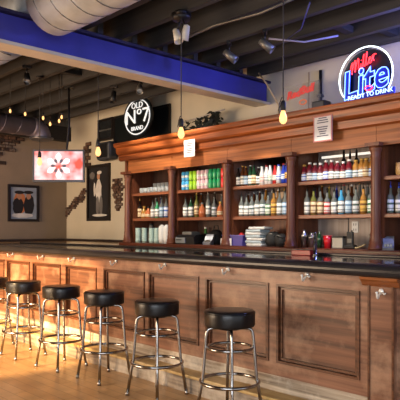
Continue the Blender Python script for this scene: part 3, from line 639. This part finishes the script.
sp = thing('wall_speaker', 'dark grey wall speaker beside the left end of the cornice', 'speaker', (-7.80, 5.42, 2.62))
MB().box(-.19, .19, -.14, .05, -.13, .17, .05).build('cabinet', mat('speaker_grey', (58, 60, 66), .5), sp)
MB().box(-.15, .15, -.147, -.139, -.09, .13, .003).build('grille', M['black'], sp)
MB().box(-.02, .02, .04, .06, -.04, .08).build('bracket', M['blackmetal'], sp)

# red neon, switched off yet given a faint glow, and things on top of the cornice
rn = thing('red_neon_sign', 'small red script neon sign on clear board behind the cornice', 'neon sign', (-3.76, 5.13, 2.825))
text_mesh('script', 'Red', .115, (-.09, -.02, .03), (PI/2, -.1, 0), M['oldred'], rn, outline=.006, shear=.3)
text_mesh('script', 'Bull', .115, (.09, -.02, .06), (PI/2, -.1, 0), M['oldred'], rn, outline=.006, shear=.3)
MB().tube([(.04+.045*math.cos(a), -.02, -.07+.025*math.sin(a)) for a in [2*PI*i/12 for i in range(12)]], .006, 6, True).build('emblem', mat('orange_tube', (230, 110, 50), .4, emit=(235, 110, 50), strength=.15), rn)  # emblem gets the same faint glow
MB().box(-.24, .24, 0, .012, -.18, .14, .004).build('clear_board', mat('clear_acrylic', (235, 238, 238), .08, trans=.92, var=.02), rn)
MB().box(-.24, .24, -.03, .05, -.215, -.18).build('base_bar', M['white_p'], rn)
o = MB().box(-.25, .2, -.08, .08, 0, .05, .01).build('white_box', M['white_p']); o.location = (-3.98, 5.2, 2.61); tag(o, 'flat white box lying on the cornice beside the red sign', 'box')
MB().box(-.24, .19, -.084, -.078, .03, .048).build('lid_edge', M['paper'], o)
o = MB().box(-.07, .09, -.06, .06, 0, .085, .012).build('small_black_speaker', M['black']); o.location = (-3.42, 5.0, 2.61); tag(o, 'small black speaker on the cornice right of the red sign', 'speaker')
MB().box(-.055, .075, -.064, -.058, .012, .072).build('grille', mat('grille_grey', (60, 62, 70), .5), o)
o = MB().tube([(0, 0, 0), (0, 0, .55)], .018, 10).build('wall_conduit', M['blackmetal']); o.location = (-3.72, 5.44, 2.61); tag(o, 'black vertical conduit on the pale wall behind the red sign', 'pipe')
MB().box(-.03, .03, -.025, .03, .25, .28).build('clamp', M['greymetal'], o)
# beam seat block on wall
structure(MB().box(-4.75, -4.3, YB-.06, YB, 2.5, 2.885).build('trim_9', M['plaster2']))
# dried vine on the cornice
vn = thing('dried_vine', 'dark leafy vine garland lying on the cornice below the beam', 'garland', (-5.39, 5.2, 2.61))
leafm = mat('dark_leaf', (46, 50, 40), .6, var=.3); twig = mat('twig', (96, 80, 66), .8)
MB().tube([(-.45, 0, .02), (-.3, 0, .1), (-.1, .02, .07), (.1, 0, .1), (.3, .02, .06)], .008).build('stem', twig, vn)
MB().tube([(-.42, .05, .22), (-.1, .05, .24), (.2, .05, .27), (.36, .05, .28)], .012).build('pale_rod', mat('pale_rod', (170, 164, 156), .5), vn)
def leaves(n, cx_, cz, sx_, sz):
    m = MB()
    for i in range(n):
        c = Vector((cx_+random.gauss(0, sx_), random.uniform(-.06, .08), max(.02, cz+random.gauss(0, sz)))); a = random.uniform(0, 6.3); e = random.uniform(-.8, .8); L = random.uniform(.035, .065)
        d = Vector((math.cos(a)*math.cos(e), math.sin(a)*math.cos(e)*.6, math.sin(e))).normalized(); n_ = d.orthogonal().normalized()
        vs = [m.bm.verts.new(c+p) for p in (-d*L, n_*L*.45, d*L, -n_*L*.45)]; m._f(vs)
    return m
leaves(60, -.075, .09, .08, .04).build('leaves', leafm, vn); leaves(90, .17, .13, .07, .055).build('leaves', leafm, vn); leaves(14, -.32, .1, .06, .04).build('leaves', leafm, vn)

# notices
def notice(loc, label, wd, ht, border):
    t = thing('paper_notice', label, 'notice', loc)
    MB().box(-wd/2, wd/2, -.003, 0, 0, ht).build('sheet', M['paper'], t)
    if border:
        m = MB(); m.framebox(-wd/2, wd/2, 0, ht, .014, -.005, -.003); m.build('border', M['redborder'], t)
    m = MB()
    for i in range(9 if border else 7):
        z = ht*(.9-.085*i) if border else ht*(.86-.1*i)
        if i == 3: continue
        wl = wd*random.uniform(.3, .62); m.box(-wl/2, wl/2, -.0045, -.003, z-.005, z+.005)
    m.build('text_lines', M['ink'], t)
    return t
notice((-5.30, 4.895, 2.285), 'small white paper notice hung on the left part of the cornice', .20, .215, False)
notice((-3.32, 4.895, 2.26), 'white printed notice with red border hung on the right cornice', .225, .265, True)

# ------------------------------------------------------------------ television and pictures
tvp = Vector((-6.85, 3.37, 2.14))
tvp = Vector((-6.23, 3.80, 2.18))
tv = thing('television', 'small wall television showing white flower on red, hung from ceiling', 'television', (-6.49, 3.745, 2.175), math.radians(48))
TW, TH = .325, .205
MB().box(-TW, TW, -.03, .03, -TH, TH, .008).build('casing', M['black'], tv)
sm = [mat('screen_red', (214, 120, 120), .3, emit=(205, 120, 128), strength=.48), mat('screen_white', (240, 236, 240), .3, emit=(240, 236, 242), strength=.55), mat('screen_dark', (90, 86, 96), .3, emit=(90, 84, 96), strength=.3)]
nt = sm[0].node_tree; bs = nt.nodes['Principled BSDF']; nz = nt.nodes.new('ShaderNodeTexNoise'); nz.inputs['Scale'].default_value = 6; nz.inputs['Detail'].default_value = 2
rp_ = nt.nodes.new('ShaderNodeValToRGB'); e = rp_.color_ramp.elements; e[0].position = .36; e[0].color = (*s2l((206, 194, 200)), 1); e[1].position = .66; e[1].color = (*s2l((204, 78, 64)), 1)
k = rp_.color_ramp.elements.new(.52); k.color = (*s2l((196, 152, 158)), 1)
tcn = nt.nodes.new('ShaderNodeTexCoord'); nt.links.new(tcn.outputs['Object'], nz.inputs[0]); nt.links.new(nz.outputs[0], rp_.inputs[0]); nt.links.new(rp_.outputs[0], bs.inputs['Emission Color']); nt.links.new(rp_.outputs[0], bs.inputs['Base Color'])
m = MB(); m.box(-TW+.022, TW-.022, -.032, -.029, -TH+.028, TH-.02)
m.mi = 1
def petal(a, r0, r1, wd, y):
    d = Vector((math.cos(a), 0, math.sin(a))); n_ = Vector((-math.sin(a), 0, math.cos(a)))
    pts = []
    for i in range(13):
        t = i/12; pts.append((t, math.sin(PI*t**1.6)*wd))
    vs = [m.bm.verts.new(Vector((0, y, 0))+d*(r0+(r1-r0)*t)+n_*h) for t, h in pts]+[m.bm.verts.new(Vector((0, y, 0))+d*(r0+(r1-r0)*t)-n_*h) for t, h in pts[-2:0:-1]]
    m._f(vs)
for i in range(6): petal(PI/2+i*PI/3, .03, .165, .036, -.0335)
m.mi = 2
for i in range(6): petal(PI/3*i, .025, .10, .017, -.0330)
m.build('screen', sm, tv)
m = MB(); m.framebox(-TW, TW, -TH, TH, .022, -.036, -.028); m.build('bezel', mat('silver_bezel', (96, 96, 100), .3, .5), tv)
m = MB(); m.tube([(.06, .03, .0), (.06, .10, .05), (.08, .12, .3), (.10, .12, .55), (.10, .12, 1.03)], .014); m.box(0, .12, .03, .06, -.08, .08); m.box(.04, .16, .06, .18, 1.02, 1.03)
m.build('ceiling_mount', M['blackmetal'], tv)
def blob(m, cx_, cz, rx, rz, y, n=16, jit=.1):
    vs = [m.bm.verts.new((cx_+rx*math.cos(2*PI*i/n)*(1+random.uniform(-jit, jit)), y, cz+rz*math.sin(2*PI*i/n)*(1+random.uniform(-jit, jit)))) for i in range(n)]; m._f(vs)
pm = [mat('print_sky', (150, 158, 168), .6), mat('print_black', (30, 26, 26), .6), mat('print_orange', (196, 120, 70), .6), mat('print_white', (210, 206, 200), .6), mat('print_skin', (180, 130, 100), .6)]
pf = thing('framed_poster', 'black framed poster of two figures in dark hats on left wall', 'picture', (XL, 4.637, 1.815), PI/2)
m = MB(); m.framebox(-.285, .285, -.315, .315, .045, -.035, 0); m.build('frame', M['frame'], pf)
m = MB(); m.box(-.245, .245, -.012, -.002, -.275, .275)
m.mi = 2; blob(m, -.07, .0, .11, .19, -.0135); m.mi = 1; blob(m, -.10, -.05, .10, .15, -.014); blob(m, .1, -.03, .10, .19, -.0142); m.mi = 4; blob(m, -.08, .12, .045, .06, -.0145); blob(m, .09, .13, .045, .06, -.0147)
m.mi = 1; blob(m, -.08, .185, .09, .03, -.015, jit=.03); blob(m, .09, .19, .09, .03, -.0152, jit=.03); m.mi = 3; blob(m, -.02, -.21, .2, .04, -.0145)
m.build('print', pm, pf)
pf = thing('framed_print', 'tall black framed print of standing figure in white on back wall', 'picture', (-8.18, YB, 1.985))
m = MB(); m.framebox(-.34, .34, -.475, .475, .05, -.035, 0); m.build('frame', M['frame'], pf)
m = MB(); m.box(-.30, .30, -.012, -.002, -.43, .43)
m.mi = 3; blob(m, .0, .02, .09, .2, -.0135, jit=.15); blob(m, -.12, .06, .03, .12, -.0137); m.mi = 4; blob(m, 0, .28, .045, .06, -.0138); m.mi = 3; blob(m, .02, .34, .07, .03, -.014); m.mi = 5
blob(m, -.03, -.22, .05, .17, -.0136); blob(m, .07, -.22, .05, .17, -.0137); m.mi = 3; blob(m, .03, -.38, .22, .022, -.0139, jit=.04); m.mi = 5; blob(m, -.19, .3, .08, .06, -.0139)
pm2 = [mat('print_dark', (34, 33, 35), .5)]+pm[1:]+[mat('print_grey', (110, 106, 104), .5)]
m.build('print', pm2, pf)

# exposed brick patches
def bricks(name, origin, shape, face, BW=.15, BH=.05):
    # shape(u, v) in metres: how deep inside the ragged patch (> 0 is inside); face 'y' back wall, 'x' left wall
    m = MB(); from mathutils import noise
    def slab(a, z, d):
        if face == 'y': m.box(a[0], a[1], -d, .0, z[0], z[1], .004)
        else: m.box(0, d, a[0], a[1], z[0], z[1], .004)
    for r in range(-12, 13):
        for c in range(-9, 10):
            u = c*BW+(BW/2 if r % 2 else 0)+random.uniform(-.012, .012); v = r*BH
            if shape(u, v)+.05*noise.noise(Vector((u*9, v*9, 3.3))) > 0:
                hw = BW*random.uniform(.36, .46)
                m.mi = random.choice((0, 0, 1, 2)); slab((u-hw, u+hw), (v-BH*.42, v+BH*.42), random.uniform(.012, .035))
                m.mi = 1; slab((u-hw-BW*random.uniform(.05, .2), u+hw+BW*random.uniform(.05, .2)), (v-BH*.62, v+BH*.62), .007)
    structure(m.build(name, [M['brick'], M['brickdark'], M['brickgrey']], loc=origin))
bricks('trim_10', (-8.95, YB, 1.82), lambda u, v: min(.085-abs(v-u*.5), .36-abs(u)), 'y', .09, .035)
bricks('trim_11', (-7.64, YB, 1.93), lambda u, v: min(.15-.3*abs(v-.08)-abs(u), .27-abs(v)), 'y', .09, .04)
bricks('trim_12', (-8.58, YB, 2.66), lambda u, v: min(.10-abs(u+.02*math.sin(v*30)), .21-abs(v)), 'y', .16, .06)
bricks('trim_13', (XL, 3.98, 2.86), lambda u, v: min(.62-1.4*max(0, -v-.02)-u, .16-abs(v)), 'x', .13, .05)
bricks('trim_14', (XL, 4.0, 2.58), lambda u, v: min(.20+.1*math.sin(v*40)-u, .14-abs(v)), 'x', .13, .05)

# ------------------------------------------------------------------ ducts
def duct_section(name, x0, x1, c, r, m, band, parent, step=.22):
    o = MB().lathe([(r, x0), (r, x1)], (0, c[0], c[1]), 32, 'x').build(name, m, parent)
    n = int((x1-x0)/step*24)
    MB().tube([(x0+(x1-x0)*k/n, c[0]+r*math.cos(2*PI*k/24), c[1]+r*math.sin(2*PI*k/24)) for k in range(n+1)], .006, 5).build('seam', band, o)
    return o
d1 = thing('spiral_duct', 'large silver round air duct running over the blue beam', 'duct', (0, 2.415, 3.24))
duct_section('near_section', -4.28, 3.5, (0, 0), .25, M['duct'], M['ductband'], d1)
duct_section('far_section', -8.3, -5.05, (0, 0), .25, M['duct'], M['ductband'], d1)
MB().prism([(-.18, -.055), (.18, -.055), (.18, .2), (-.18, .2)], -5.06, -4.27).build('crossover_section', M['duct'], d1)
d2 = thing('wall_duct', 'dull grey round duct along left wall ending in a downturned elbow', 'duct', (-8.55, 2.0, 3.02))
o = MB().lathe([(.15, -3.5), (.15, 2.45)], (0, 0, 0), 24, 'y').build('straight_section', M['duct2'], d2)
MB().tube([(.15*math.cos(2*PI*k/20), -3.5+5.95*k/460, .15*math.sin(2*PI*k/20)) for k in range(461)], .005, 5).build('seam', M['duct2'], o)
el = MB().tube([(0, 2.44+.17*math.sin(a), -.17+.17*math.cos(a)) for a in [PI/2*i/8 for i in range(9)]], [.155]*9, 24).build('elbow', M['duct2'], d2)
MB().lathe([(.155, -.2), (.19, -.185), (.19, -.16), (.155, -.15)], (0, 2.61, 0), 24).build('flange', M['ductband'], d2)

# ------------------------------------------------------------------ pendants and spotlights
def pendant(x, y, z, top, label):
    t = thing('pendant_bulb', label, 'pendant light', (x, y, z), 0, 'hanging filament bulbs above the bar')
    bb_ = MB().lathe([(0, -.045), (.014, -.041), (.026, -.024), (.029, -.004), (.024, .020), (.016, .042), (.013, .055), (0, .055)], seg=16).build('bulb', M['bulb'], t)
    MB().lathe([(0, .052), (.017, .052), (.02, .07), (.02, .105), (.012, .125), (0, .125)], seg=14).build('socket', M['blackmetal'], t)
    MB().tube([(0, 0, .12), (0, 0, top-z)], .0045, 6).build('cord', M['cord'], t)
    MB().lathe([(0, top-z-.03), (.045, top-z-.02), (.05, top-z), (0, top-z)], seg=16).build('canopy', M['blackmetal'], t)
    m = MB(); m.tube([(-.014, 0, .11), (-.045, 0, .06), (-.03, 0, .115), (-.01, 0, .15)], .004, 6); m.build('cord_loop', M['cord'], t)
for x, y, lab in ((-3.55, 3.23, 'x'), ): pass
def dep(u, d):  # position at viewing depth d along the view, on the sight line of column u
    F = Vector((-.7218, .6921)); R = Vector((.6921, .7218)); p = d*(F+R*(u-200)/574); return p.x, p.y
for u, d, top, lab in ((181, 4.8, 3.2, 'glowing filament bulb on black cord beside the left paper notice'), (283, 4.12, 3.2, 'glowing filament bulb hanging nearest, before the right half of cornice'),
                       (98, 5.97, 3.2, 'glowing filament bulb on long cord between television and cornice'), (39.5, 6.87, 3.2, 'glowing filament bulb on long cord beside the television')):
    x, y = dep(u, d)
    if u == 39.5: x += .0
    pendant(x, y, 2.18, top, lab)
for i, (u, v) in enumerate(((10, 111), (25, 114), (43, 118), (50, 124), (59, 121), (61.5, 117))):
    d = 7.3; x, y = dep(u, d); z = 1.39+(228-v)*d/574
    t = thing('string_bulb', 'tiny distant glowing bulb below left joists, %s from left' % ORD[i], 'light bulb', (x, y, z), 0, 'small glowing bulbs at far left')
    MB().lathe([(0, -.028), (.012, -.015), (.014, 0), (.009, .02), (0, .028)], seg=12).build('bulb', M['bulb'], t)
    MB().lathe([(0, .026), (.013, .028), (.013, .06), (0, .06)], seg=10).build('socket', M['blackmetal'], t)
    MB().tube([(0, 0, .05), (0, 0, ZD-z)], .004, 5).build('cord', M['black'], t)
def lamp_at(p, aim, e, cone):
    d = Vector(aim)-p; l = light('spot_lamp', 'SPOT', p+d.normalized()*.12, (0, 0, 0), e, (1, .92, .82), spot_size=math.radians(cone), spot_blend=.6, shadow_soft_size=.05)
    l.rotation_euler = d.to_track_quat('-Z', 'Y').to_euler()
def spot(x, y, rz, tilt, label, m, aim=None, e=40, cone=70):
    t = thing('track_spotlight', label, 'spotlight', (x, y, 3.2), rz, 'small spotlights under the joists')
    MB().box(-.05, .05, -.02, .02, -.03, 0, .004).build('base', M['blackmetal'], t)
    MB().tube([(0, 0, -.02), (0, 0, -.10)], .01).build('arm', M['blackmetal'], t)
    h = MB(); h.lathe([(0, -.06), (.03, -.055), (.036, .0), (.042, .09), (.036, .09), (.03, .05), (0, .04)], seg=16)
    o = h.build('head', m, t); o.location = (0, 0, -.13); o.rotation_euler = (math.radians(tilt), 0, 0)
    if aim: lamp_at(Vector((x, y, 3.02)), aim, e, cone)
    MB().lathe([(0, .045), (.03, .046), (.034, .06), (0, .055)], seg=14).build('lamp', M['white_p'], o)
spot(-6.02, 4.25, .6, 165, 'dark spotlight under the joist left of the oval sign', M['blackmetal'], (-6.2, 5.0, 2.2), 55)
spot(-5.48, 4.25, .9, 130, 'grey spotlight under the joist just above the oval sign', M['greymetal'], (-5.2, 5.0, 2.2), 50)
spot(-3.83, 4.06, 2.2, 130, 'black spotlight with pale head right of the beam, left of pair', M['greymetal'], (-4.25, 5.1, 1.55), 75, 36)
spot(-3.38, 4.06, 2.2, 130, 'black spotlight with pale head right of the beam, right of pair', M['greymetal'], (-3.25, 5.1, 1.55), 75, 36)
spot(-5.95, 3.03, 1.2, 140, 'dark spotlight under the far left joists above the television', M['blackmetal'])
tw_ = thing('twin_spotlight', 'twin pale-headed spotlight cluster on the ceiling above the beam', 'spotlight', (-3.62, 3.25, 3.2))
MB().lathe([(0, -.06), (.075, -.05), (.085, 0), (0, 0)], seg=18).build('base', M['blackmetal'], tw_)
for s in (-1, 1):
    MB().tube([(s*.02, 0, -.05), (s*.05, 0, -.12)], .01).build('arm', M['blackmetal'], tw_)
    o = MB().lathe([(0, -.06), (.026, -.05), (.032, .0), (.04, .07), (.034, .07), (0, .03)], seg=16).build('head', mat('cream_head', (206, 198, 184), .4), tw_); o.location = (s*.055, 0, -.16); o.rotation_euler = (PI, s*.35, 0)

# cables near the ceiling
def cable(pts, r, m, label):
    o = MB().tube(pts, r, 6).build('ceiling_cable', m); tag(o, label, 'cable'); return o
cable([(-3.45, 4.2, 3.17), (-3.2, 4.42, 3.13), (-2.95, 4.6, 3.17)], .009, mat('lilac_cable', (150, 146, 176), .5), 'pale cable crossing under the joists left of the neon sign')
cable([(-2.70, 3.8, 3.19), (-3.05, 4.16, 3.15), (-3.35, 4.36, 3.18)], .006, mat('blue_cable', (60, 62, 120), .5), 'thin blue cable slanting across the joists at upper right')
cable([(-4.1, 3.66, 3.18), (-3.6, 3.62, 3.19), (-3.1, 3.67, 3.18), (-2.6, 3.63, 3.19)], .012, M['greymetal'], 'grey conduit running along the underside of a near joist')
cable([(-4.25, 5.0, 3.15), (-4.1, 4.95, 3.0), (-3.98, 5.02, 2.75), (-4.0, 5.05, 2.66)], .010, mat('tan_cord', (170, 150, 118), .6), 'tan cord hanging from beam end to the cornice')
# added glow bar standing in for the sheen atop the fourth bay
for x, lab in ((-3.27, 'slim white glow bar added for the sheen under the fourth bay frieze'),):
    lt = tag(MB().box(-.40, .40, -.02, .02, -.03, 0, .006).build('sheen_bar', M['white_p']), lab, 'light'); lt.location = (x, 5.40, 2.185)
    MB().box(-.39, .39, -.026, -.02, -.03, -.004).build('glow_face', mat('warm_glow_face', (255, 250, 240), .4, emit=(255, 246, 232), strength=.45 if x > -4 else .2), lt)
    MB().box(-.41, -.40, -.02, .02, -.03, 0).build('end_cap', M['greymetal'], lt)
